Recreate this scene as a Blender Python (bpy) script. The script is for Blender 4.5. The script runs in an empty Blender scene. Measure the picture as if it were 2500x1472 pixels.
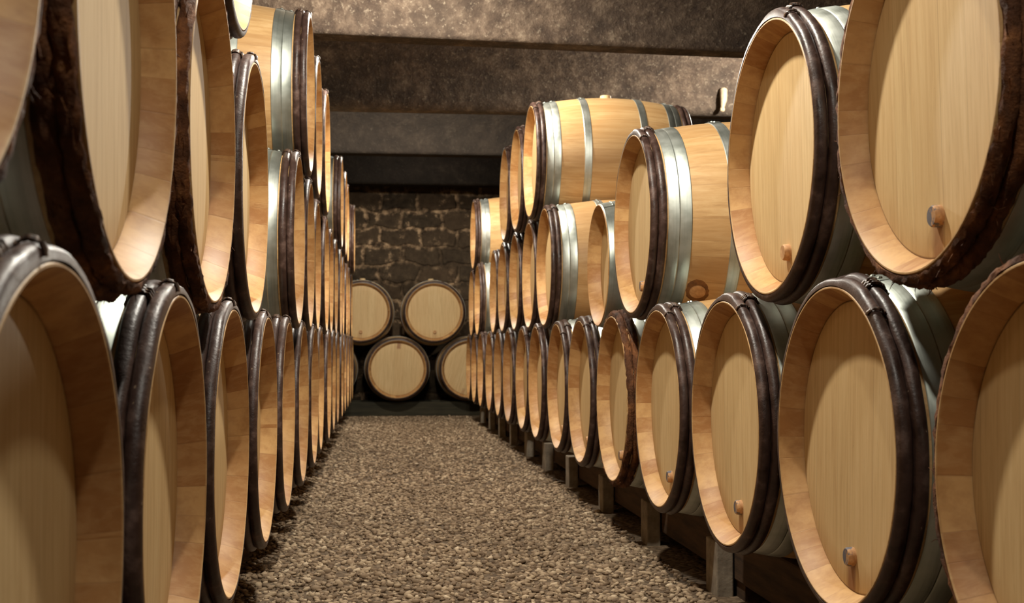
import bpy, math, random
import numpy as np
from mathutils import Vector

rng = np.random.default_rng(7)
random.seed(7)
PI = math.pi
scene = bpy.context.scene
COL = scene.collection
CAM_H = 0.69                      # camera height above the gravel


# ------------------------------------------------------------------ node helpers
class N:
    def __init__(self, name):
        self.m = bpy.data.materials.new(name)
        self.m.use_nodes = True
        self.t = self.m.node_tree
        self.t.nodes.clear()
        self.out = self.t.nodes.new('ShaderNodeOutputMaterial')
        self.p = self.t.nodes.new('ShaderNodeBsdfPrincipled')
        self.t.links.new(self.p.outputs[0], self.out.inputs[0])

    def node(self, typ, ins=None, **attrs):
        n = self.t.nodes.new(typ)
        for k, v in attrs.items():
            setattr(n, k, v)
        if ins:
            for k, v in ins.items():
                self.set(n, k, v)
        return n

    def set(self, n, k, v):
        s = n.inputs[k]
        if isinstance(v, bpy.types.NodeSocket):
            self.t.links.new(v, s)
        else:
            s.default_value = v

    def math(self, op, a, b=None, c=None, clamp=False):
        n = self.node('ShaderNodeMath', operation=op)
        n.use_clamp = clamp
        self.set(n, 0, a)
        if b is not None:
            self.set(n, 1, b)
        if c is not None:
            self.set(n, 2, c)
        return n.outputs[0]

    def mix(self, f, a, b, blend='MIX'):
        n = self.node('ShaderNodeMix', data_type='RGBA', blend_type=blend)
        self.set(n, 0, f)
        self.set(n, 6, a)
        self.set(n, 7, b)
        return n.outputs[2]

    def obj(self):
        return self.node('ShaderNodeTexCoord').outputs['Object']

    def sep(self, v):
        n = self.node('ShaderNodeSeparateXYZ', {0: v})
        return n.outputs[0], n.outputs[1], n.outputs[2]

    def comb(self, x, y, z):
        return self.node('ShaderNodeCombineXYZ', {0: x, 1: y, 2: z}).outputs[0]

    def scaled(self, v, s):
        return self.node('ShaderNodeMapping', {'Vector': v, 'Scale': s}).outputs[0]

    def noise(self, v, scale, detail=4, rough=0.55, dist=0.0):
        n = self.node('ShaderNodeTexNoise', {'Vector': v, 'Scale': scale, 'Detail': detail, 'Roughness': rough, 'Distortion': dist})
        return n.outputs['Fac']

    def ramp(self, f, stops):
        n = self.node('ShaderNodeValToRGB', {0: f})
        e = n.color_ramp.elements
        while len(e) < len(stops):
            e.new(0.5)
        for el, (p, c) in zip(e, stops):
            el.position = p
            el.color = c if len(c) == 4 else (*c, 1)
        return n.outputs[0]

    def rng(self, f, a, b, c=0.0, d=1.0):
        n = self.node('ShaderNodeMapRange', {0: f, 1: a, 2: b, 3: c, 4: d})
        return n.outputs[0]

    def bump(self, h, strength, dist):
        n = self.node('ShaderNodeBump', {'Strength': strength, 'Distance': dist, 'Height': h})
        self.set(self.p, 'Normal', n.outputs[0])

    def rand(self):
        return self.node('ShaderNodeObjectInfo').outputs['Random']

    def base(self, c, rough=0.6, metal=0.0, spec=0.5):
        self.set(self.p, 'Base Color', c)
        self.set(self.p, 'Roughness', rough)
        self.set(self.p, 'Metallic', metal)
        self.set(self.p, 'Specular IOR Level', spec)
        return self.m


def lin(r, g, b, k=1.0):
    f = lambda u: ((u / 255) / 12.92 if u / 255 <= .04045 else ((u / 255 + .055) / 1.055) ** 2.4) * k
    return (f(r), f(g), f(b), 1)


def mat_stave():
    a = N('stave_oak')
    o = a.obj()
    x, y, z = a.sep(o)
    ang = a.math('ARCTAN2', z, y)
    rnd = a.rand()
    u = a.math('MULTIPLY_ADD', ang, 27 / (2 * PI), a.math('MULTIPLY', rnd, 7.3))
    # staves of unequal width: wobble the angle coordinate
    u = a.math('ADD', u, a.math('MULTIPLY', a.math('SINE', a.math('MULTIPLY', u, 1.9)), 0.28))
    ident = a.math('FLOOR', u)
    fr = a.math('FRACT', u)
    wn = a.node('ShaderNodeTexWhiteNoise', {'Vector': a.comb(ident, a.math('MULTIPLY', rnd, 91.0), 0.0)}, noise_dimensions='3D')
    tone = wn.outputs['Value']
    shift = a.node('ShaderNodeVectorMath', {0: o, 1: wn.outputs['Color']}, operation='ADD').outputs[0]
    grain = a.noise(a.scaled(shift, (3.0, 55, 55)), 1.0, 5, 0.65, 0.4)
    broad = a.noise(shift, 5.0, 3, 0.5)
    c = a.ramp(grain, [(0.25, lin(164, 126, 82)), (0.5, lin(196, 159, 109)), (0.78, lin(214, 183, 136))])
    c = a.mix(a.rng(tone, 0, 1, 0.0, 0.5), c, lin(160, 116, 68))
    c = a.mix(a.rng(broad, 0.45, 0.75, 0.0, 0.4), c, lin(172, 130, 80))
    seam = a.math('MINIMUM', fr, a.math('SUBTRACT', 1.0, fr))
    sm = a.rng(seam, 0.0, 0.02, 0.24, 0.0)
    c = a.mix(a.rng(rnd, 0, 1, 0.0, 0.2), c, lin(178, 138, 90))
    # the cut inside of the chime is darker and blotched
    rad = a.math('SQRT', a.math('ADD', a.math('MULTIPLY', y, y), a.math('MULTIPLY', z, z)))
    inside = a.math('MULTIPLY', a.rng(rad, 0.2885, 0.287, 0.0, 1.0), a.math('GREATER_THAN', a.math('ABSOLUTE', a.math('SUBTRACT', x, 0.41)), 0.354))
    blotch = a.noise(shift, 16, 4, 0.65)
    cc = a.mix(a.rng(tone, 0.15, 0.85, 0.0, 1.0), lin(164, 112, 62), lin(206, 162, 106))
    cc = a.mix(a.rng(blotch, 0.42, 0.68, 0.0, 0.7), cc, lin(150, 100, 54))
    cc = a.mix(a.rng(grain, 0.45, 0.75, 0.0, 0.35), cc, lin(216, 178, 124))
    c = a.mix(a.math('MULTIPLY', inside, 0.85), c, cc)
    c = a.mix(sm, c, lin(96, 60, 30))
    h = a.math('SUBTRACT', a.math('MULTIPLY', grain, 0.35), sm)
    a.bump(h, 0.25, 0.002)
    return a.base(c, 0.52, 0, 0.35)


def mat_head():
    a = N('head_oak')
    o = a.obj()
    x, y, z = a.sep(o)
    rnd = a.rand()
    u = a.math('MULTIPLY_ADD', y, 11.5, a.math('MULTIPLY', rnd, 5.1))
    u = a.math('ADD', u, a.math('MULTIPLY', a.math('SINE', a.math('MULTIPLY', u, 2.3)), 0.2))
    ident = a.math('FLOOR', u)
    fr = a.math('FRACT', u)
    wn = a.node('ShaderNodeTexWhiteNoise', {'Vector': a.comb(ident, a.math('MULTIPLY', rnd, 57.0), 1.0)}, noise_dimensions='3D')
    shift = a.node('ShaderNodeVectorMath', {0: o, 1: wn.outputs['Color']}, operation='ADD').outputs[0]
    grain = a.noise(a.scaled(shift, (60, 90, 4.5)), 1.0, 6, 0.7, 0.3)
    fleck = a.noise(a.scaled(shift, (60, 160, 22)), 1.0, 3, 0.6)
    c = a.ramp(grain, [(0.2, lin(178, 143, 98)), (0.5, lin(208, 177, 127)), (0.8, lin(222, 195, 148))])
    c = a.mix(a.rng(wn.outputs['Value'], 0, 1, 0.0, 0.3), c, lin(194, 156, 106))
    c = a.mix(a.rng(fleck, 0.62, 0.78, 0.0, 0.35), c, lin(160, 124, 82))
    seam = a.math('MINIMUM', fr, a.math('SUBTRACT', 1.0, fr))
    sm = a.rng(seam, 0.0, 0.012, 0.4, 0.0)
    c = a.mix(sm, c, lin(110, 74, 42))
    # wine weeping out below the plug hole
    wob = a.math('MULTIPLY', a.math('SUBTRACT', a.noise(a.scaled(o, (1, 30, 14)), 1.0, 2), 0.5), 0.03)
    side = a.math('ABSOLUTE', a.math('ADD', y, wob))
    st = a.math('MULTIPLY', a.rng(side, 0.012, 0.026, 1.0, 0.0), a.rng(z, -0.215, -0.2, 1.0, 0.0))
    c = a.mix(a.math('MULTIPLY', st, a.rng(rnd, 0, 1, 0.15, 0.75)), c, lin(128, 72, 46))
    # dark croze line around the rim of the head
    rad = a.math('SQRT', a.math('ADD', a.math('MULTIPLY', y, y), a.math('MULTIPLY', z, z)))
    c = a.mix(a.rng(rad, 0.2635, 0.2665, 0.0, 0.75), c, lin(92, 54, 28))
    a.bump(a.math('SUBTRACT', a.math('MULTIPLY', grain, 0.3), sm), 0.2, 0.0015)
    return a.base(c, 0.58, 0, 0.3)


def mat_hoop():
    a = N('chestnut_hoop_dark')
    o = a.obj()
    n1 = a.noise(o, 22, 5, 0.6)
    n2 = a.noise(o, 160, 3, 0.6)
    c = a.ramp(n1, [(0.3, lin(40, 25, 20)), (0.55, lin(70, 50, 43)), (0.75, lin(116, 92, 82))])
    sp = a.rng(a.noise(o, 90, 2, 0.4), 0.74, 0.8, 0, 1)
    c = a.mix(sp, c, lin(150, 128, 104))
    c = a.mix(a.rng(a.rand(), 0, 1, 0, 0.35), c, lin(58, 42, 36))
    a.bump(a.math('ADD', n1, a.math('MULTIPLY', n2, 0.25)), 0.5, 0.004)
    return a.base(c, a.rng(n1, 0.3, 0.7, 0.34, 0.55), 0, 0.42)


def mat_bark():
    a = N('bark_hoop_rough')
    o = a.obj()
    n1 = a.noise(o, 18, 6, 0.65)
    n2 = a.noise(o, 140, 4, 0.7)
    c = a.ramp(n1, [(0.3, lin(52, 30, 18)), (0.5, lin(92, 56, 32)), (0.62, lin(124, 78, 44)), (0.72, lin(168, 120, 74))])
    a.bump(a.math('ADD', n1, a.math('MULTIPLY', n2, 0.6)), 0.9, 0.006)
    return a.base(c, 0.8, 0, 0.25)


def mat_tie():
    a = N('osier_tie')
    o = a.obj()
    n1 = a.noise(a.scaled(o, (240, 40, 40)), 1.0, 3)
    c = a.ramp(n1, [(0.35, lin(40, 26, 20)), (0.6, lin(92, 70, 56)), (0.75, lin(140, 112, 84))])
    a.bump(n1, 0.6, 0.002)
    return a.base(c, 0.4, 0, 0.5)


def mat_metal():
    a = N('galvanised_steel')
    o = a.obj()
    x, y, z = a.sep(o)
    streak = a.noise(a.scaled(o, (150, 3, 3)), 1.0, 4, 0.6)
    blot = a.noise(o, 9, 4, 0.6)
    c = a.mix(a.rng(blot, 0.35, 0.7), lin(164, 168, 160), lin(206, 208, 202))
    c = a.mix(a.rng(streak, 0.5, 0.75, 0, 0.35), c, lin(112, 122, 114))
    c = a.mix(a.rng(a.rand(), 0, 1, 0, 0.35), c, lin(136, 148, 138))
    a.bump(a.math('ADD', streak, a.math('MULTIPLY', blot, 0.6)), 0.12, 0.002)
    return a.base(c, a.rng(blot, 0.3, 0.7, 0.38, 0.52), 0.88, 0.5)


def mat_plug(blue):
    a = N('plug_blue_stained' if blue else 'plug_oak')
    o = a.obj()
    n1 = a.noise(o, 60, 3)
    c = a.ramp(n1, [(0.3, lin(158, 112, 70)), (0.7, lin(204, 160, 112))])
    if blue:
        y = a.sep(o)[1]
        k = a.math('ADD', a.math('MULTIPLY', y, 40), a.math('MULTIPLY', a.math('SUBTRACT', a.noise(o, 90, 2), 0.5), 3))
        c = a.mix(a.rng(k, -0.5, -0.1, 0, 0.9), c, lin(70, 78, 92))
    return a.base(c, 0.6, 0, 0.3)


def mat_simple(name, c1, c2, scale, rough=0.8, bump=0.4, bd=0.004, stretch=(1, 1, 1), spec=0.3):
    a = N(name)
    v = a.scaled(a.obj(), stretch)
    n1 = a.noise(v, scale, 5, 0.6)
    c = a.ramp(n1, [(0.3, c1), (0.7, c2)])
    a.bump(n1, bump, bd)
    return a.base(c, rough, 0, spec)


def mat_ceiling():
    a = N('ceiling_rough_plaster')
    o = a.obj()
    big = a.noise(o, 1.6, 4, 0.6)
    mid = a.noise(o, 9, 6, 0.7)
    fine = a.noise(a.scaled(o, (38, 38, 38)), 1.0, 5, 0.75)
    c = a.ramp(mid, [(0.3, lin(46, 35, 28)), (0.47, lin(72, 58, 47)), (0.6, lin(98, 82, 68)), (0.72, lin(134, 118, 100))])
    c = a.mix(a.rng(big, 0.4, 0.62, 0.0, 0.55), c, lin(54, 44, 36))
    c = a.mix(a.rng(fine, 0.56, 0.7, 0.0, 0.75), c, lin(142, 128, 110))
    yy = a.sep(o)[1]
    bay_shade = a.math('ADD', a.rng(a.math('ADD', yy, a.math('MULTIPLY', big, 1.2)), 9.7, 10.4, 0.0, 0.75), a.rng(yy, 4.4, 5.6, 0.7, 0.0))  # shade painted into the far bays; near bays darkened to cut bounced light
    c = a.mix(bay_shade, c, lin(40, 35, 30))
    a.bump(a.math('ADD', mid, a.math('MULTIPLY', fine, 0.8)), 0.9, 0.018)
    return a.base(c, 0.8, 0, 0.3)


def mat_stone():
    a = N('old_masonry')
    o = a.obj()
    x, y, z = a.sep(o)
    wob = a.node('ShaderNodeTexNoise', {'Vector': o, 'Scale': 3.5, 'Detail': 4.0})
    ww = a.node('ShaderNodeVectorMath', {0: wob.outputs['Color'], 1: (0.5, 0.5, 0.5)}, operation='SUBTRACT').outputs[0]
    ws = a.node('ShaderNodeVectorMath', {0: ww, 'Scale': 0.2}, operation='SCALE').outputs[0]
    wx, wy, wz = a.sep(ws)
    v = a.comb(a.math('ADD', x, wx), a.math('ADD', z, wz), 0.0)
    b = a.node('ShaderNodeTexBrick', {'Vector': v, 'Color1': (0, 0, 0, 1), 'Color2': (1, 1, 1, 1), 'Mortar': (0.5, 0.5, 0.5, 1), 'Scale': 1.0,
                                      'Mortar Size': 0.034, 'Mortar Smooth': 0.7, 'Brick Width': 0.42, 'Row Height': 0.2}, offset=0.43)
    tone = a.node('ShaderNodeSeparateColor', {0: b.outputs['Color']}).outputs[0]
    n1 = a.noise(o, 14, 6, 0.7)
    patch = a.noise(o, 2.3, 3, 0.55)
    stone = a.ramp(n1, [(0.3, lin(38, 31, 23)), (0.6, lin(70, 58, 44)), (0.8, lin(104, 86, 66))])
    stone = a.mix(a.math('MULTIPLY', tone, 0.35), stone, lin(98, 76, 56))
    pale = a.mix(a.rng(n1, 0.3, 0.7), lin(136, 104, 76), lin(200, 168, 132))
    mort = a.math('MULTIPLY', a.math('MULTIPLY', b.outputs['Fac'], a.rng(patch, 0.44, 0.64, 0.03, 0.9)), a.rng(n1, 0.4, 0.6, 0.0, 1.0))
    c = a.mix(mort, stone, pale)
    blot = a.math('MULTIPLY', a.rng(a.noise(o, 7, 5, 0.7), 0.58, 0.68), a.rng(patch, 0.5, 0.6))
    c = a.mix(a.math('MULTIPLY', blot, 0.75), c, pale)
    a.bump(a.math('SUBTRACT', a.math('MULTIPLY', n1, 0.5), a.math('MULTIPLY', b.outputs['Fac'], 0.8)), 0.9, 0.03)
    return a.base(c, 0.9, 0, 0.2)


def mat_ground():
    a = N('packed_gravel')
    o = a.obj()
    vor = a.node('ShaderNodeTexVoronoi', {'Vector': o, 'Scale': 55.0, 'Randomness': 1.0})
    tone = a.node('ShaderNodeSeparateColor', {0: vor.outputs['Color']}).outputs[0]
    n1 = a.noise(o, 6, 5, 0.6)
    c = a.mix(tone, lin(74, 60, 46), lin(122, 104, 84))
    c = a.mix(a.rng(n1, 0.4, 0.65, 0, 0.5), c, lin(88, 70, 52))
    a.bump(vor.outputs['Distance'], 0.8, 0.012)
    a.t.nodes[-1].invert = True
    return a.base(c, 0.9, 0, 0.2)


def mat_pebble():
    a = N('pebble_limestone')
    t = a.node('ShaderNodeAttribute', attribute_name='tone').outputs['Fac']
    o = a.obj()
    c = a.ramp(t, [(0.0, lin(84, 66, 50)), (0.5, lin(142, 120, 96)), (0.85, lin(178, 156, 128)), (1.0, lin(204, 184, 156))])
    n1 = a.noise(o, 1.3, 4, 0.6)
    c = a.mix(a.rng(n1, 0.42, 0.62, 0, 0.35), c, lin(112, 94, 74))
    a.bump(a.noise(o, 300, 3), 0.3, 0.001)
    return a.base(c, 0.85, 0, 0.25)


M = dict(stave=mat_stave(), head=mat_head(), hoop=mat_hoop(), bark=mat_bark(), tie=mat_tie(), metal=mat_metal(),
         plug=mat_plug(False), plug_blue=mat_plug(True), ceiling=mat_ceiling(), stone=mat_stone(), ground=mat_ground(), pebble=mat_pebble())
M['bung'] = mat_simple('bung_beech', lin(206, 172, 122), lin(232, 204, 158), 40, 0.55, 0.15, 0.001)
M['stain'] = mat_simple('wet_stain', lin(84, 52, 28), lin(140, 94, 50), 40, 0.5, 0.1, 0.001)
M['timber'] = mat_simple('old_timber', lin(46, 33, 22), lin(92, 68, 46), 1.0, 0.85, 0.5, 0.004, (30, 3, 30))
M['block'] = mat_simple('weathered_block', lin(116, 104, 90), lin(160, 148, 130), 26, 0.9, 0.5, 0.004)
M['sleeper'] = mat_simple('tarred_timber', lin(34, 32, 22), lin(62, 56, 40), 1.0, 0.8, 0.5, 0.004, (3, 30, 30))
M['plaster'] = mat_simple('side_wall_plaster', lin(38, 31, 25), lin(70, 58, 46), 8, 0.9, 0.6, 0.01)
M['iron'] = mat_simple('pale_painted_iron', lin(132, 114, 92), lin(166, 148, 124), 30, 0.45, 0.1, 0.001)


# ------------------------------------------------------------------ mesh helpers
def mesh(name, V, F, mat, smooth=True, sharp=35):
    me = bpy.data.meshes.new(name)
    me.from_pydata([tuple(map(float, v)) for v in V], [], [tuple(map(int, f)) for f in F])
    me.validate()
    me.materials.append(mat)
    if smooth:
        me.polygons.foreach_set('use_smooth', [True] * len(me.polygons))
        me.set_sharp_from_angle(angle=math.radians(sharp))
    me.update()
    return me


class G:
    """collects vertices and faces of one mesh"""
    def __init__(self):
        self.V, self.F = [], []

    def add(self, V, F):
        o = len(self.V)
        self.V += list(V)
        self.F += [tuple(i + o for i in f) for f in F]

    def revolve(self, prof, segs=96, closed=False, wob=None, caps=False):
        """prof: (x, r) list revolved about the X axis; closed joins last ring to first"""
        n = len(prof)
        V, F = [], []
        for s in range(segs):
            a = 2 * PI * s / segs
            for k, (x, r) in enumerate(prof):
                dx, dr = wob(a, k, n) if wob else (0, 0)
                V.append((x + dx, (r + dr) * math.cos(a), (r + dr) * math.sin(a)))
        m = n if closed else n - 1
        for s in range(segs):
            t = (s + 1) % segs
            for k in range(m):
                l = (k + 1) % n
                F.append((s * n + k, t * n + k, t * n + l, s * n + l))
        if caps:
            F.append(tuple(s * n for s in range(segs))[::-1])
            F.append(tuple(s * n + n - 1 for s in range(segs)))
        self.add(V, F)
        return self

    def box(self, x0, x1, y0, y1, z0, z1):
        V = [(x, y, z) for x in (x0, x1) for y in (y0, y1) for z in (z0, z1)]
        F = [(0, 1, 3, 2), (4, 6, 7, 5), (0, 4, 5, 1), (2, 3, 7, 6), (0, 2, 6, 4), (1, 5, 7, 3)]
        self.add(V, F)
        return self

    def tube(self, pts, rad, segs=6):
        pts = [Vector(p) for p in pts]
        V, F = [], []
        n = len(pts)
        for i, p in enumerate(pts):
            d = (pts[min(i + 1, n - 1)] - pts[max(i - 1, 0)]).normalized()
            a = d.orthogonal().normalized()
            b = d.cross(a)
            r = rad[i] if hasattr(rad, '__len__') else rad
            for s in range(segs):
                t = 2 * PI * s / segs
                V.append(p + a * (r * math.cos(t)) + b * (r * math.sin(t)))
        for i in range(n - 1):
            for s in range(segs):
                t = (s + 1) % segs
                F.append((i * segs + s, i * segs + t, (i + 1) * segs + t, (i + 1) * segs + s))
        F.append(tuple(range(segs))[::-1])
        F.append(tuple(range((n - 1) * segs, n * segs)))
        self.add(V, F)
        return self

    def build(self, name, mat, smooth=True, sharp=35):
        return mesh(name, self.V, self.F, mat, smooth, sharp)


def link(name, data, parent=None):
    o = bpy.data.objects.new(name, data)
    COL.objects.link(o)
    if parent is not None:
        o.parent = parent
    return o


def structure(name, data):
    o = link(name, data)
    o['kind'] = 'structure'
    return o


def bevelled(o, w=0.006, seg=2):
    b = o.modifiers.new('edge', 'BEVEL')
    b.width = w
    b.segments = seg
    b.limit_method = 'ANGLE'
    return o


# ------------------------------------------------------------------ the barrel
L, R0, RB = 0.82, 0.292, 0.3423           # length, radius at the chime, radius at the bilge
RECESS = 0.045


def rprof(x, r0=R0, rb=RB, ln=L):
    return rb - (rb - r0) * (abs(2 * x / ln - 1) ** 2.0)


def make_body(name, r0, rb, ln, rec):
    g = G()
    xs = [0.0015, 0.02, 0.045] + list(np.linspace(0.08, ln - 0.08, 17)) + [ln - 0.045, ln - 0.02, ln - 0.0015]
    out = [(x, rprof(x, r0, rb, ln)) for x in xs]
    hr = r0 - 0.024
    near = [(rec + 0.012, hr), (rec - 0.004, hr), (0.003, r0 - 0.0052), (0.0, r0 - 0.0034), (0.0, r0 - 0.001)]
    far = [(ln - x, r) for x, r in near[::-1]]
    g.revolve(near + out + far, 112)
    return g.build(name, M['stave'], True, 28)


def make_head(name, hr, rec, sign):
    """a slightly raised disc: one quad grid of rings so that the grain shader has even faces"""
    g = G()
    rings = [(rec + 0.003, hr + 0.004), (rec, hr - 0.004), (rec, hr * 0.8), (rec, hr * 0.5), (rec, hr * 0.2), (rec, 0.0005)]
    prof = [(sign * x, r) for x, r in rings]
    g.revolve(prof, 80)
    return g.build(name, M['head'], True, 40)


def noise_ring(seed, amp, parts=9):
    r = np.random.default_rng(seed)
    ph = r.uniform(0, 2 * PI, parts)
    am = r.uniform(0.3, 1, parts) / np.arange(1, parts + 1) ** 0.5
    return lambda a: amp * sum(am[i] * math.sin((i + 1) * 2 * a + ph[i]) for i in range(parts)) / 2.2


def make_wood_hoop(name, xc, r0f, w, h, mat, seed, ragged=False):
    """half round split-sapling hoop around the staves, its lap joint at angle 0"""
    g = G()
    n1, n2 = noise_ring(seed, 0.0012 if not ragged else 0.003), noise_ring(seed + 5, 0.0012 if not ragged else 0.003)
    r = np.random.default_rng(seed)
    prof = []
    for k in range(9):
        t = PI * k / 8
        prof.append((xc - w * math.cos(t), r0f(xc) + 0.001 + h * math.sin(t) ** 0.75 if 0 < k < 8 else r0f(xc) - 0.001))
    jit = r.uniform(-1, 1, (160, 9))

    def wob(a, k, n):
        aa = (a + PI) % (2 * PI) - PI
        lap = 0.005 * max(0.0, 1 - (abs(aa) / 0.34) ** 4)          # two ends lie over each other
        if aa > 0.0 and aa < 0.36:
            lap *= 0.45
        up = 1.0 if 0 < k < n - 1 else 0.0
        dr = (lap + n1(a)) * up
        dx = n2(a)
        if ragged:
            i = int(round(a / (2 * PI) * 160)) % 160
            dr += 0.003 * jit[i, k] * up
            dx += 0.0022 * jit[i, (k + 3) % 9]
        return dx, dr
    g.revolve(prof, 160 if ragged else 112, closed=True, wob=wob)
    if ragged:                                                       # torn fibres of bark
        for _ in range(70):
            a = r.uniform(0, 2 * PI)
            rr = r0f(xc) + h * r.uniform(0.5, 1.0)
            p = Vector((xc + w * r.uniform(-0.9, 0.5), rr * math.cos(a), rr * math.sin(a)))
            rad = Vector((0, math.cos(a), math.sin(a)))
            tan = Vector((0, -math.sin(a), math.cos(a)))
            d = (rad * r.uniform(0.2, 1) + tan * r.uniform(-1.4, 1.4) + Vector((r.uniform(-0.7, 0.2), 0, 0))).normalized()
            ln = r.uniform(0.006, 0.02)
            q = p + d * ln * 0.5 + tan * r.uniform(-0.004, 0.004)
            g.tube([p - d * 0.003, q, p + d * ln], [0.0011, 0.0008, 0.0003], 4)
    return g.build(name, mat, True, 50)


def make_tie(name, xc, r, w, h, big):
    """osier binding wrapped around the lap of the hoop"""
    g = G()
    r = r + 0.004
    half = 0.03 if big else 0.0
    turns = 3 if big else 1
    for t in range(turns):
        a = -half + 2 * half * t / max(turns - 1, 1) + (0.02 if big else 0.2)
        pts = []
        for k in range(9):
            th = PI * (k - 0.3) / 7.4
            rr = r + 0.001 + (h + 0.0025) * max(math.sin(th), -0.1) ** 1 if math.sin(th) > 0 else r
            pts.append((xc - (w + 0.002) * math.cos(th), rr * math.cos(a + 0.003 * k), rr * math.sin(a + 0.003 * k)))
        g.tube(pts, 0.0042 if big else 0.0032, 6)
    if big:                                                          # twisted end sticking out
        a = half
        p = Vector((xc + w * 0.3, (r + h) * math.cos(a), (r + h) * math.sin(a)))
        g.tube([p, p + Vector((0.008, -0.003, 0.012)), p + Vector((0.016, -0.012, 0.016))], [0.006, 0.005, 0.002], 6)
    return g.build(name, M['tie'], True, 60)


def make_metal_hoop(name, x0, x1, rf, bands, rivets=4):
    g = G()
    prof = []
    th = 0.0022
    if bands == 2:
        xm = (x0 + x1) / 2
        xs = [x0, x0 + 0.002, xm - 0.003, xm, xm + 0.003, x1 - 0.002, x1]
        dr = [th * 0.4, th, th * 1.15, th * 0.35, th * 1.15, th, th * 0.4]
    else:
        xs = [x0, x0 + 0.002, x1 - 0.002, x1]
        dr = [th * 0.4, th, th, th * 0.4]
    prof = [(x, rf(x) + d) for x, d in zip(xs, dr)]
    prof = [(x0, rf(x0) - 0.002)] + prof + [(x1, rf(x1) - 0.002)]
    g.revolve(prof, 112)
    # overlapping end of the strap at angle 0, with rivets
    lapV, lapF = [], []
    for i, a in enumerate(np.linspace(-0.16, 0.16, 6)):
        for x in (x0 + 0.003, x1 - 0.003):
            rr = rf(x) + th + 0.0014
            lapV.append((x, rr * math.cos(a), rr * math.sin(a)))
    for i in range(5):
        lapF.append((2 * i, 2 * i + 2, 2 * i + 3, 2 * i + 1))
    g.add(lapV, lapF)
    for ix in ((0.25, 0.75) if bands == 2 else (0.5,)):
        for a in (-0.1, 0.0, 0.1):
            x = x0 + (x1 - x0) * ix
            rr = rf(x) + th + 0.001
            c = Vector((x, rr * math.cos(a), rr * math.sin(a)))
            rad = Vector((0, math.cos(a), math.sin(a)))
            V = [c + rad * 0.0045]
            tan = Vector((0, -math.sin(a), math.cos(a)))
            for lev, (q, hh) in enumerate(((0.004, 0.0032), (0.0062, 0.0))):
                for s in range(8):
                    t = 2 * PI * s / 8
                    V.append(c + rad * hh + Vector((1, 0, 0)) * q * math.cos(t) + tan * q * math.sin(t))
            F = [(0, 1 + s, 1 + (s + 1) % 8) for s in range(8)] + [(1 + s, 9 + s, 9 + (s + 1) % 8, 1 + (s + 1) % 8) for s in range(8)]
            g.add(V, F)
    return g.build(name, M['metal'], True, 30)


def make_plug(name, mat):
    g = G()
    pr = [(0.004, 0.0182), (-0.0115, 0.0172), (-0.0142, 0.0152), (-0.0146, 0.006), (-0.0146, 0.0003)]
    g.revolve(pr, 16)
    return g.build(name, mat, True, 40)


def make_bung(name, rb, ln):
    g = G()
    V, F = [], []
    pr = [(rb - 0.006, 0.031), (rb + 0.016, 0.029), (rb + 0.0185, 0.026), (rb + 0.0185, 0.0005)]
    n = len(pr)
    for s in range(20):
        a = 2 * PI * s / 20
        for h, q in pr:
            V.append((ln / 2 + q * math.cos(a), q * math.sin(a), h))
    for s in range(20):
        t = (s + 1) % 20
        for k in range(n - 1):
            F.append((s * n + k, t * n + k, t * n + k + 1, s * n + k + 1))
    g.add(V, F)
    return g.build(name, M['bung'], True, 40)


STD = lambda x: rprof(x)
H1X, H2X, HW, HH = 0.0126, 0.0374, 0.0126, 0.0125
D = {}
D['body'] = make_body('staves', R0, RB, L, RECESS)
D['head'] = make_head('head', R0 - 0.024, RECESS, 1)
D['head_back'] = make_head('head', R0 - 0.024, RECESS, -1)
for i in range(3):
    D['h1', i] = make_wood_hoop('bark_hoop', H1X, STD, HW, HH, M['hoop'], 11 + i)
    D['h2', i] = make_wood_hoop('bark_hoop', H2X, STD, HW, HH, M['hoop'], 31 + i)
    D['r1', i] = make_wood_hoop('bark_hoop', H1X + 0.001, STD, HW, HH, M['bark'], 51 + i, True)
    D['r2', i] = make_wood_hoop('bark_hoop', H2X, STD, HW, HH, M['bark'], 71 + i, True)
D['t1'] = make_tie('hoop_tie', H1X, rprof(H1X), HW, HH, False)
D['t2'] = make_tie('hoop_tie', H2X, rprof(H2X), HW, HH, True)
D['m1'] = make_metal_hoop('head_hoop', 0.0545, 0.126, STD, 2)
D['m2'] = make_metal_hoop('bilge_hoop', 0.243, 0.281, STD, 1)
D['m3'] = make_metal_hoop('bilge_hoop', L - 0.281, L - 0.243, STD, 1)
D['m4'] = make_metal_hoop('head_hoop', L - 0.126, L - 0.0545, STD, 2)
D['plug'] = make_plug('spigot_plug', M['plug'])
D['plug_blue'] = make_plug('spigot_plug', M['plug_blue'])
D['bung'] = make_bung('bung', RB, L)

ORD = ['first', 'second', 'third', 'fourth', 'fifth', 'sixth', 'seventh', 'eighth', 'ninth', 'tenth', 'eleventh', 'twelfth', 'thirteenth', 'fourteenth', 'fifteenth', 'sixteenth']


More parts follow.
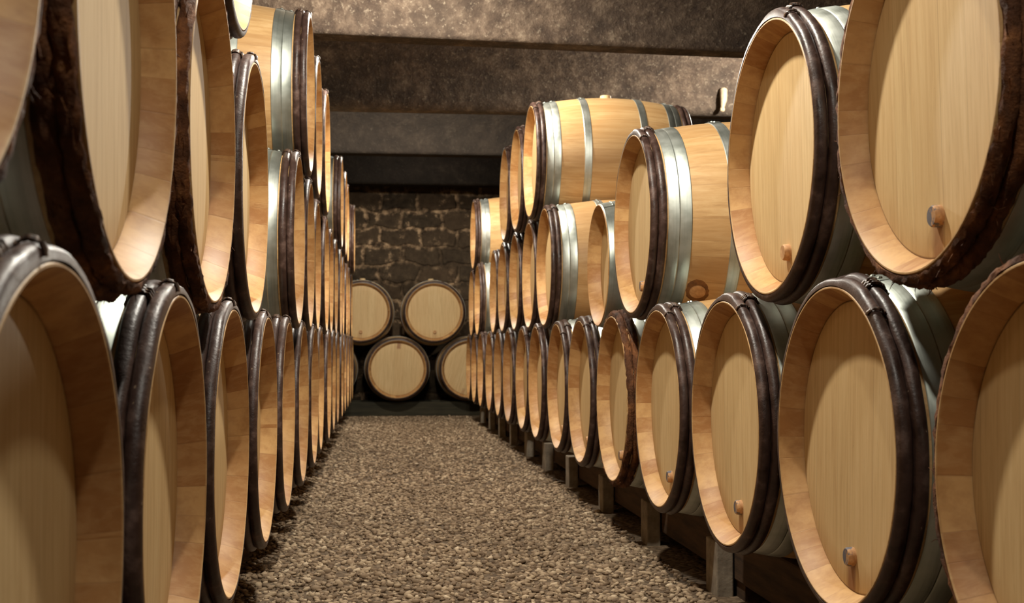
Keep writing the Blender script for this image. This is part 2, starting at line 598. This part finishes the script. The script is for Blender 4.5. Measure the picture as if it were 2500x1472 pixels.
def barrel(x, y, z, side, label, group, rough=False, plug=None, roll=0.0, seed=0, tie=None, side_plug=False, tilt=0.0):
    """side +1: its front head looks towards -X; -1: towards +X; 0: towards -Y (camera)"""
    r = random.Random(seed)
    root = bpy.data.objects.new('wine_barrel', None)
    COL.objects.link(root)
    root.empty_display_size = 0.1
    rz = {1: 0.0, -1: PI, 0: PI / 2}[side]
    root.location = (x, y, z)
    root.rotation_euler = (0, 0, rz + tilt)
    root['label'] = label
    root['category'] = 'barrel'
    root['group'] = group

    def child(name, data, rx, par=root, px=0.0, pz=0.0, flip=False):
        o = link(name, data, par)
        o.location = (px, 0, pz)
        o.rotation_euler = (rx, 0, PI if flip else 0)
        return o
    child('staves', D['body'], roll)
    hd = child('head', D['head'], roll)
    child('head', D['head_back'], roll, px=L)
    if plug:
        pg = link('spigot_plug', D[plug], hd)
        pg.location = (RECESS, r.uniform(-0.006, 0.006), -0.203)
        pg.rotation_euler = (r.uniform(-0.6, 0.6), 0, 0)
    # laps of the hoops sit near the top, on the camera's side
    near = {1: 1, -1: -1, 0: 1}[side]
    k = 'r' if rough else 'h'
    ta = PI / 2 + near * r.uniform(0.2, 0.42) if tie is None else tie
    for hx, tk, nm in ((k + '1', 't1', 0), (k + '2', 't2', 0)):
        a = ta + r.uniform(-0.07, 0.07)
        v = r.randrange(3)
        h = child('bark_hoop', D[hx, v], a)
        if not rough:
            link('hoop_tie', D[tk], h)
    for hx in (k + '1', k + '2'):
        child('bark_hoop', D[hx, r.randrange(3)], r.uniform(0, 6), px=L, flip=True)
    for mk, nm in (('m1', 'head_hoop'), ('m2', 'bilge_hoop'), ('m3', 'bilge_hoop'), ('m4', 'head_hoop')):
        child(nm, D[mk], PI / 2 + r.uniform(-0.25, 0.25))
    child('bung', D['bung'], roll + r.uniform(-0.03, 0.03))
    if side_plug:                          # stained repair plug low on the bilge of one barrel
        a = PI + near * 0 + 0.79           # faces the camera and a little down
        xq = 0.163
        g = G()
        V, F = [], []
        n = 5
        pr = [(0.0, 0.0005), (0.001, 0.022), (0.0, 0.025), (-0.004, 0.026), (-0.006, 0.0265)]
        for s in range(20):
            t = 2 * PI * s / 20
            for hh, q in pr:
                u = q * math.cos(t) / rprof(xq)
                rr = rprof(xq + q * math.sin(t)) + 0.0035 + hh
                V.append((xq + q * math.sin(t), rr * math.cos(a + u), rr * math.sin(a + u)))
        for s in range(20):
            t = (s + 1) % 20
            for kk in range(n - 1):
                F.append((s * n + kk, t * n + kk, t * n + kk + 1, s * n + kk + 1))
        g.add(V, F)
        o = link('side_plug', g.build('side_plug', M['plug']), root)
        o['label'] = 'round repair plug low on the bilge'
        g = G()
        V, F = [], []
        rr_ = np.random.default_rng(3)
        for s in range(28):
            t = 2 * PI * s / 28
            ro = 0.042 + 0.006 * math.sin(2 * t + 1) + rr_.uniform(-0.003, 0.003)
            for q in (0.022, 0.032, ro):
                u = q * math.cos(t) / rprof(xq)
                rr = rprof(xq + q * math.sin(t)) + (0.0012 if q < ro else -0.0003)
                V.append((xq + q * math.sin(t), rr * math.cos(a + u), rr * math.sin(a + u)))
        for s in range(28):
            t = (s + 1) % 28
            for kk in range(2):
                F.append((s * 3 + kk, t * 3 + kk, t * 3 + kk + 1, s * 3 + kk + 1))
        g.add(V, F)
        o = link('wine_stain', g.build('wine_stain', M['stain']), root)
        o['label'] = 'dark ring of dried wine around the repair plug'
    return root


# ------------------------------------------------------------------ rows of barrels
P = 0.72
Y0R, Y0L = 2.2065, 2.5908
ZR = CAM_H - 0.179
TIER = 0.5855


def zl(y):
    return CAM_H - 0.2127 + 0.0018 * (y - 2.6)


def xl(y):
    return -0.2905 + 0.0035 * max(0.0, y - 3.0)


def place(row, slots, xf, zf, y0, side, tiername, rough=(), plugs=None, xoff=None, special=None):
    sidename = 'right' if side == 1 else 'left'
    for i, s in enumerate(slots):
        y = y0 + s * P
        seed = hash_seed(row, s)
        r = random.Random(seed)
        lab = None
        if special and s in special:
            lab = special[s]
        else:
            look = 'rough-barked' if s in rough else 'dark-hooped'
            n = len(slots)
            if i == n - 1:
                pos = 'last at the far end'
            elif i <= n // 2:
                pos = ORD[i] + ' from the near end'
            else:
                pos = ORD[n - 1 - i] + ' from the far end'
            lab = f'{look} oak barrel {pos}, {tiername} tier {sidename} of the gravel aisle'
        jit = 0.0 if s < 3 else 0.005
        dx = (xoff or {}).get(s, r.uniform(-jit, jit))
        barrel(xf(y) + dx, y, zf(y), side, lab, f'{tiername} tier of barrels {sidename} of the aisle', rough=s in rough,
               plug=(plugs or {}).get(s, 'plug' if side == 1 and r.random() < 0.5 else ('plug_blue' if side == 1 else None)),
               roll=r.uniform(-0.06, 0.06), seed=seed, side_plug=(row == 'R2' and s == 2.5), tilt=r.uniform(-0.004, 0.004))


def hash_seed(row, s):
    return sum(ord(c) * 31 ** i for i, c in enumerate(row)) + int(s * 2 + 40) * 977


XR = lambda y: 0.82
place('R1', list(range(-1, 14)), XR, lambda y: ZR, Y0R, 1, 'bottom', rough=(-1, 3), plugs={0: 'plug_blue', 1: 'plug_blue', 2: 'plug_blue', 3: 'plug_blue'},
      xoff={-1: 0.003},
      special={-1: 'rough-barked oak barrel cut by the picture edge, bottom tier right of the aisle'})
place('R2', [-.5, .5, 2.5, 5.5, 6.5, 7.5, 8.5, 9.5, 11.5, 12.5], XR, lambda y: ZR + TIER, Y0R, 1, 'middle', rough=(-.5,),
      plugs={-.5: 'plug_blue', .5: 'plug'}, xoff={5.5: -0.005, -.5: -0.004},
      special={-.5: 'big near barrel with torn bark hoops and blue-stained plug, middle tier right of the aisle',
               .5: 'glossy-hooped barrel with pale plug beside the torn-bark barrel, middle tier right of aisle',
               2.5: 'oak barrel with stained repair plug on its exposed side, middle tier right of the aisle',
               5.5: 'barrel behind the small hoop-edged cask, middle tier right of the aisle'})
place('R3', [6, 7, 8, 12], lambda y: 0.79 + 0.004 * (y - 6.5), lambda y: ZR + 2 * TIER, Y0R, 1, 'top',
      special={6: 'oak barrel showing its whole length and bung, near end of top tier right of aisle',
               12: 'lone far oak barrel standing apart, top tier right of the aisle'})
place('L1', list(range(-2, 14)), xl, zl, Y0L, -1, 'bottom', rough=(), xoff={-2: 0.005, 0: -0.005})
place('L2', [-2.5, -1.5, -.5, .5, 2.5, 3.5, 4.5, 5.5, 6.5, 7.5, 8.5, 9.5, 10.5, 11.5, 12.5], xl, lambda y: zl(y) + TIER, Y0L, -1, 'middle', rough=(-1.5, -.5, -2.5),
      xoff={2.5: 0.006, 3.5: 0.004, .5: 0.002, -2.5: 0.004},
      special={-2.5: 'blurred nearest barrel cut by the picture corner, middle tier left of the aisle'})
place('L3', [0, 3, 4, 5, 8, 9, 10, 12], lambda y: -0.272 + 0.005 * (y - 4.7), lambda y: zl(y) + 2 * TIER, Y0L, -1, 'top',
      rough=(), xoff={0: -0.008, 3: 0.008, 5: 0.005, 12: 0.01},
      special={0: 'barrel of which only the lower rim hangs into view, top tier left of aisle',
               3: 'oak barrel with its steel hoop and side exposed, top tier left of the aisle'})
# the stack across the end of the aisle, heads towards the camera
YB = 12.62
ZB = CAM_H - 0.213
for i, (x, z, lab, pl, ro) in enumerate([
        (-0.561, ZB, 'barrel mostly hidden by the row left of the aisle, bottom of the end stack', None, 0.2),
        (0.179, ZB, 'fully visible round barrel head low in the end stack, centre of the aisle', None, PI + 0.05),
        (0.919, ZB, 'barrel half hidden by the row right of the aisle, bottom of the end stack', None, 0.3),
        (-0.1895, ZB + 0.580, 'upper barrel of the end stack cut off by the row left of the aisle', 'plug', 0.03),
        (0.5505, ZB + 0.580, 'upper barrel of the end stack with its head and bung in full view', 'plug', -0.03)]):
    barrel(x, YB, z, 0, lab, 'barrels stacked across the end of the aisle', plug=pl, roll=ro, seed=500 + i, tie=PI / 2 + 0.3)

# the small cask sunk in a valley of the middle tier
LS, RS0, RSB = 0.66, 0.234, 0.2705
SM = lambda x: rprof(x, RS0, RSB, LS)
ys = Y0R + 3.5 * P
sc = bpy.data.objects.new('small_cask', None)
COL.objects.link(sc)
sc.location = (0.835, ys, ZR + math.sqrt((RSB + RB + 0.002) ** 2 - 0.36 ** 2))
sc['label'] = 'small oak cask with bare steel hoop at its rim, middle tier right of the aisle'
sc['category'] = 'cask'
link('staves', make_body('staves_small', RS0, RSB, LS, 0.05), sc)
link('head', make_head('head_small', RS0 - 0.024, 0.05, 1), sc)
hb = link('head', make_head('head_small_back', RS0 - 0.024, 0.05, -1), sc)
hb.location = (LS, 0, 0)
for nm, x0, x1, b in (('head_hoop', 0.003, 0.082, 1), ('bilge_hoop', 0.2, 0.23, 1), ('bilge_hoop', LS - 0.23, LS - 0.2, 1), ('head_hoop', LS - 0.082, LS - 0.003, 1)):
    o = link(nm, make_metal_hoop(nm + '_small', x0, x1, SM, b), sc)
    o.rotation_euler = (PI / 2 + 0.3, 0, 0)

# ------------------------------------------------------------------ racking under the stacks
rc = rprof(0.236)


def rail(x0, x1, y0, y1, z0, z1, label, mat='timber'):
    o = link('support_rail', G().box(x0, x1, y0, y1, z0, z1).build('support_rail', M[mat], False))
    bevelled(o)
    o['label'] = label
    o['category'] = 'rail'
    return o


zt = ZR - rc - 0.003
rail(0.985, 1.05, 0.9, 12.1, zt - 0.13, zt, 'dark timber rail under the barrel fronts, right of the aisle')
rail(1.43, 1.50, 0.9, 12.1, -0.02, zt, 'dark timber rail under the barrel backs, right of the aisle')
ztl = zl(1.1) - rc - 0.003
rail(-0.495, -0.44, 0.7, 12.35, -0.02, ztl, 'dark timber rail under the barrel fronts, left of the aisle')
rail(-0.945, -0.895, 0.7, 12.35, -0.02, ztl, 'dark timber rail under the barrel backs, left of the aisle')
rail(-1.0, 1.6, 12.62 + 0.165, 12.62 + 0.235, -0.02, ZB - rc - 0.003, 'low blackened sleeper under the end stack, across the aisle', 'sleeper')
rail(-1.0, 1.6, 12.62 + 0.60, 12.62 + 0.66, -0.02, ZB - rc - 0.003, 'second blackened sleeper behind, against the stone wall', 'sleeper')
blk = None
for i in range(11):
    y = 2.55 + 0.9 * i
    if blk is None:
        o = blk = link('support_block', G().box(-0.024, 0.024, -0.06, 0.06, 0.0, zt - 0.012).build('support_block', M['block'], False))
        bevelled(o, 0.004)
        o['category'] = 'block'
        o['group'] = 'blocks under the bottom tier right of the aisle'
    else:
        o = blk.copy()
        COL.objects.link(o)
    o.location = (0.9585 + random.uniform(-0.001, 0.001), y + random.uniform(-0.03, 0.03), -0.012)
    o.rotation_euler = (0, 0, random.uniform(-0.03, 0.03))
    o['label'] = f'grey upright block, {ORD[i]} from the near end, under barrels right of the aisle'
for i in range(6):
    o = link('rail_foot', G().box(-0.025, 0.025, -0.08, 0.08, -0.02, zt - 0.13).build('rail_foot', M['timber'], False))
    o.location = (1.0175, 1.3 + 2.1 * i, 0)
    o['category'] = 'foot'
    o['group'] = 'feet under the rail right of the aisle'
    o['label'] = f'low timber foot, {ORD[i]} from the near end, under the front rail right of the aisle'

# ------------------------------------------------------------------ the cellar
XW0, XW1, YW0, YW1 = -1.62, 4.4, -3.2, 13.66
g = G()
g.add([(XW0 - .2, YW0 - .2, 0), (XW1 + .2, YW0 - .2, 0), (XW1 + .2, YW1 + .2, 0), (XW0 - .2, YW1 + .2, 0)], [(0, 1, 2, 3)])
structure('floor', g.build('floor', M['ground'], False))
HC = 3.15
structure('wall_back', G().box(XW0 - .2, XW1 + .2, YW1, YW1 + .2, -0.05, HC).build('wall_back', M['stone'], False))
structure('wall_left', G().box(XW0 - .2, XW0, YW0, YW1, -0.05, HC).build('wall_left', M['plaster'], False))
structure('wall_right', G().box(XW1, XW1 + .2, YW0, YW1, -0.05, HC).build('wall_right', M['plaster'], False))
structure('wall_front', G().box(XW0 - .2, XW1 + .2, YW0 - .2, YW0, -0.05, HC).build('wall_front', M['plaster'], False))

ZBEAM = CAM_H + 1.77
BEAMS = [-1.7, 1.45, 4.4, 7.02, 9.14, 11.28, 13.42]
SOFF = 0.2
prof = [(YW0, ZBEAM + 0.11)]
last = YW0
for i, yb in enumerate(BEAMS):
    # low elliptical vault from the last beam to this one
    ya, ye = prof[-1][0], yb
    zs = ZBEAM + 0.11
    for k in range(1, 33):
        t = PI * k / 32
        prof.append(((ya + ye) / 2 - (ye - ya) / 2 * math.cos(t), zs + 0.46 * math.sin(t)))
    rad = 0.075 if i == 4 else 0.03
    for k in range(0, 9):
        t = PI / 2 * k / 8
        prof.append((yb + rad - rad * math.cos(t) + 0.0, ZBEAM + rad - rad * math.sin(t)))
    prof.append((yb + SOFF - 0.02, ZBEAM))
    prof.append((yb + SOFF, ZBEAM + 0.02))
    prof.append((yb + SOFF + 0.004, ZBEAM + 0.11))
prof.append((YW1 + 0.1, ZBEAM + 0.2))
nx = 60
V, F = [], []
pn = len(prof)
for ix in range(nx + 1):
    x = XW0 - 0.15 + (XW1 - XW0 + 0.3) * ix / nx
    for (y, z) in prof:
        w = max(0.0, 1 - abs(y - 7.1) / 1.2)
        V.append((x, y + 0.07 * (x - 0.3) * min(1, w * 2.2), z))
for ix in range(nx):
    for k in range(pn - 1):
        F.append((ix * pn + k, ix * pn + k + 1, (ix + 1) * pn + k + 1, (ix + 1) * pn + k))
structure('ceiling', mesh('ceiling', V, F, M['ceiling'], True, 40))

# pale iron bracket hanging off the second beam
g = G()
bx, by, bz = 2.585, 9.09, CAM_H + 1.80
root = bpy.data.objects.new('ceiling_bracket', None)
COL.objects.link(root)
root.location = (bx, by, bz)
root['label'] = 'pale iron bracket hanging down the front of the second ceiling beam'
root['category'] = 'bracket'
link('rod', G().tube([(0.0, 0.16, 0.20), (0.0, 0.07, 0.19), (-0.004, 0.02, 0.15), (-0.01, 0.0, 0.07), (-0.02, 0.0, 0.01)], [0.026, 0.03, 0.03, 0.026, 0.014], 12).build('rod', M['iron']), root)
g = G()
g.revolve([(-0.02, 0.0005), (-0.016, 0.014), (0.0, 0.02), (0.016, 0.014), (0.02, 0.0005)], 14)
k = link('knob', g.build('knob', M['iron']), root)
k.location = (-0.02, 0, 0.0)

# loose limestone gravel in the aisle
ico_v = []
t = (1 + 5 ** .5) / 2
for a, b in ((-1, t), (1, t), (-1, -t), (1, -t)):
    ico_v += [(a, b, 0)]
for a, b in ((-1, t), (1, t), (-1, -t), (1, -t)):
    ico_v += [(0, a, b)]
for a, b in ((t, -1), (t, 1), (-t, -1), (-t, 1)):
    ico_v += [(a, 0, b)]
ico_v = np.array(ico_v) / math.sqrt(1 + t * t)
ico_f = np.array([(0, 11, 5), (0, 5, 1), (0, 1, 7), (0, 7, 10), (0, 10, 11), (1, 5, 9), (5, 11, 4), (11, 10, 2), (10, 7, 6), (7, 1, 8),
                  (3, 9, 4), (3, 4, 2), (3, 2, 6), (3, 6, 8), (3, 8, 9), (4, 9, 5), (2, 4, 11), (6, 2, 10), (8, 6, 7), (9, 8, 1)])


def pebbles(n, y0, y1, s0, s1):
    c = np.c_[rng.uniform(-0.42, 0.915, n), rng.uniform(y0, y1, n), rng.uniform(-0.007, 0.005, n)]
    s = rng.uniform(s0, s1, n) * rng.choice([1, 1, 1, 1.35], n)
    a = rng.uniform(0, 2 * PI, n)
    sc3 = np.c_[s, s * rng.uniform(0.6, 0.95, n), s * rng.uniform(0.4, 0.7, n)]
    v = ico_v[None] * (1 + rng.uniform(-0.3, 0.3, (n, 12, 1)))
    v = v * sc3[:, None]
    ca, sa = np.cos(a)[:, None], np.sin(a)[:, None]
    tl = rng.uniform(-0.35, 0.35, n)[:, None]
    x = v[..., 0] * ca - v[..., 1] * sa
    y = v[..., 0] * sa + v[..., 1] * ca
    z = v[..., 2] + tl * x
    p = np.stack([x, y, z], -1) + c[:, None]
    f = ico_f[None] + (np.arange(n) * 12)[:, None, None]
    return p.reshape(-1, 3), f.reshape(-1, 3), np.repeat(rng.beta(1.6, 1.6, n), 12)


pa, fa, ta = pebbles(20000, 2.9, 6.2, 0.007, 0.0125)
pb, fb, tb = pebbles(17000, 6.2, 12.6, 0.0085, 0.0145)
pv = np.vstack([pa, pb])
pf = np.vstack([fa, fb + len(pa)])
me = bpy.data.meshes.new('gravel')
me.vertices.add(len(pv))
me.vertices.foreach_set('co', pv.ravel().astype(np.float32))
me.loops.add(pf.size)
me.loops.foreach_set('vertex_index', pf.ravel().astype(np.int32))
me.polygons.add(len(pf))
me.polygons.foreach_set('loop_start', np.arange(0, pf.size, 3, dtype=np.int32))
me.polygons.foreach_set('loop_total', np.full(len(pf), 3, np.int32))
at = me.attributes.new('tone', 'FLOAT', 'POINT')
at.data.foreach_set('value', np.r_[ta, tb].astype(np.float32))
me.update(calc_edges=True)
me.materials.append(M['pebble'])
gv = link('gravel', me)
gv['kind'] = 'stuff'
gv['label'] = 'pale limestone gravel covering the aisle between the barrel rows'
gv['category'] = 'gravel'

# ------------------------------------------------------------------ lamps under the vault, one added fill light
LAMPC = (1.0, 0.95, 0.83)


def lamp(x, y, z, w, r=0.045):
    d = bpy.data.lights.new('cellar_light', 'POINT')
    d.energy = w
    d.color = LAMPC
    d.shadow_soft_size = r
    o = bpy.data.objects.new('cellar_light', d)
    COL.objects.link(o)
    o.location = (x, y, z)


lamp(0.2, 0.55, CAM_H + 1.86, 38)
lamp(0.2, 2.88, CAM_H + 1.86, 122)
lamp(0.2, 6.1, CAM_H + 1.86, 98)
lamp(0.2, 9.66, CAM_H + 1.93, 100)
lamp(0.3, 12.4, CAM_H + 2.1, 9)  # added fill light hidden behind a beam, brightens the last beam face
lamp(2.9, 8.2, CAM_H + 1.86, 130)

w = bpy.data.worlds.new('World')
scene.world = w
w.use_nodes = True
w.node_tree.nodes['Background'].inputs[0].default_value = (1.0, 0.8, 0.6, 1)
w.node_tree.nodes['Background'].inputs[1].default_value = 0.01

# ------------------------------------------------------------------ camera
cd = bpy.data.cameras.new('camera')
cam = bpy.data.objects.new('camera', cd)
COL.objects.link(cam)
cd.sensor_width = 36
cd.sensor_fit = 'HORIZONTAL'
cd.lens = 3029.7 / 2500 * 36
cam.location = (0, 0, CAM_H)
cam.rotation_euler = (PI / 2 + 0.0376, 0, -0.1061)
cd.clip_start = 0.02
cd.dof.use_dof = True
cd.dof.focus_distance = 3.0
cd.dof.aperture_fstop = cd.lens / 1000 / 0.005
scene.camera = cam

scene.view_settings.view_transform = 'Standard'
scene.view_settings.look = 'None'
scene.view_settings.gamma = 1
scene.view_settings.exposure = 0.9
scene.view_settings.use_curve_mapping = False
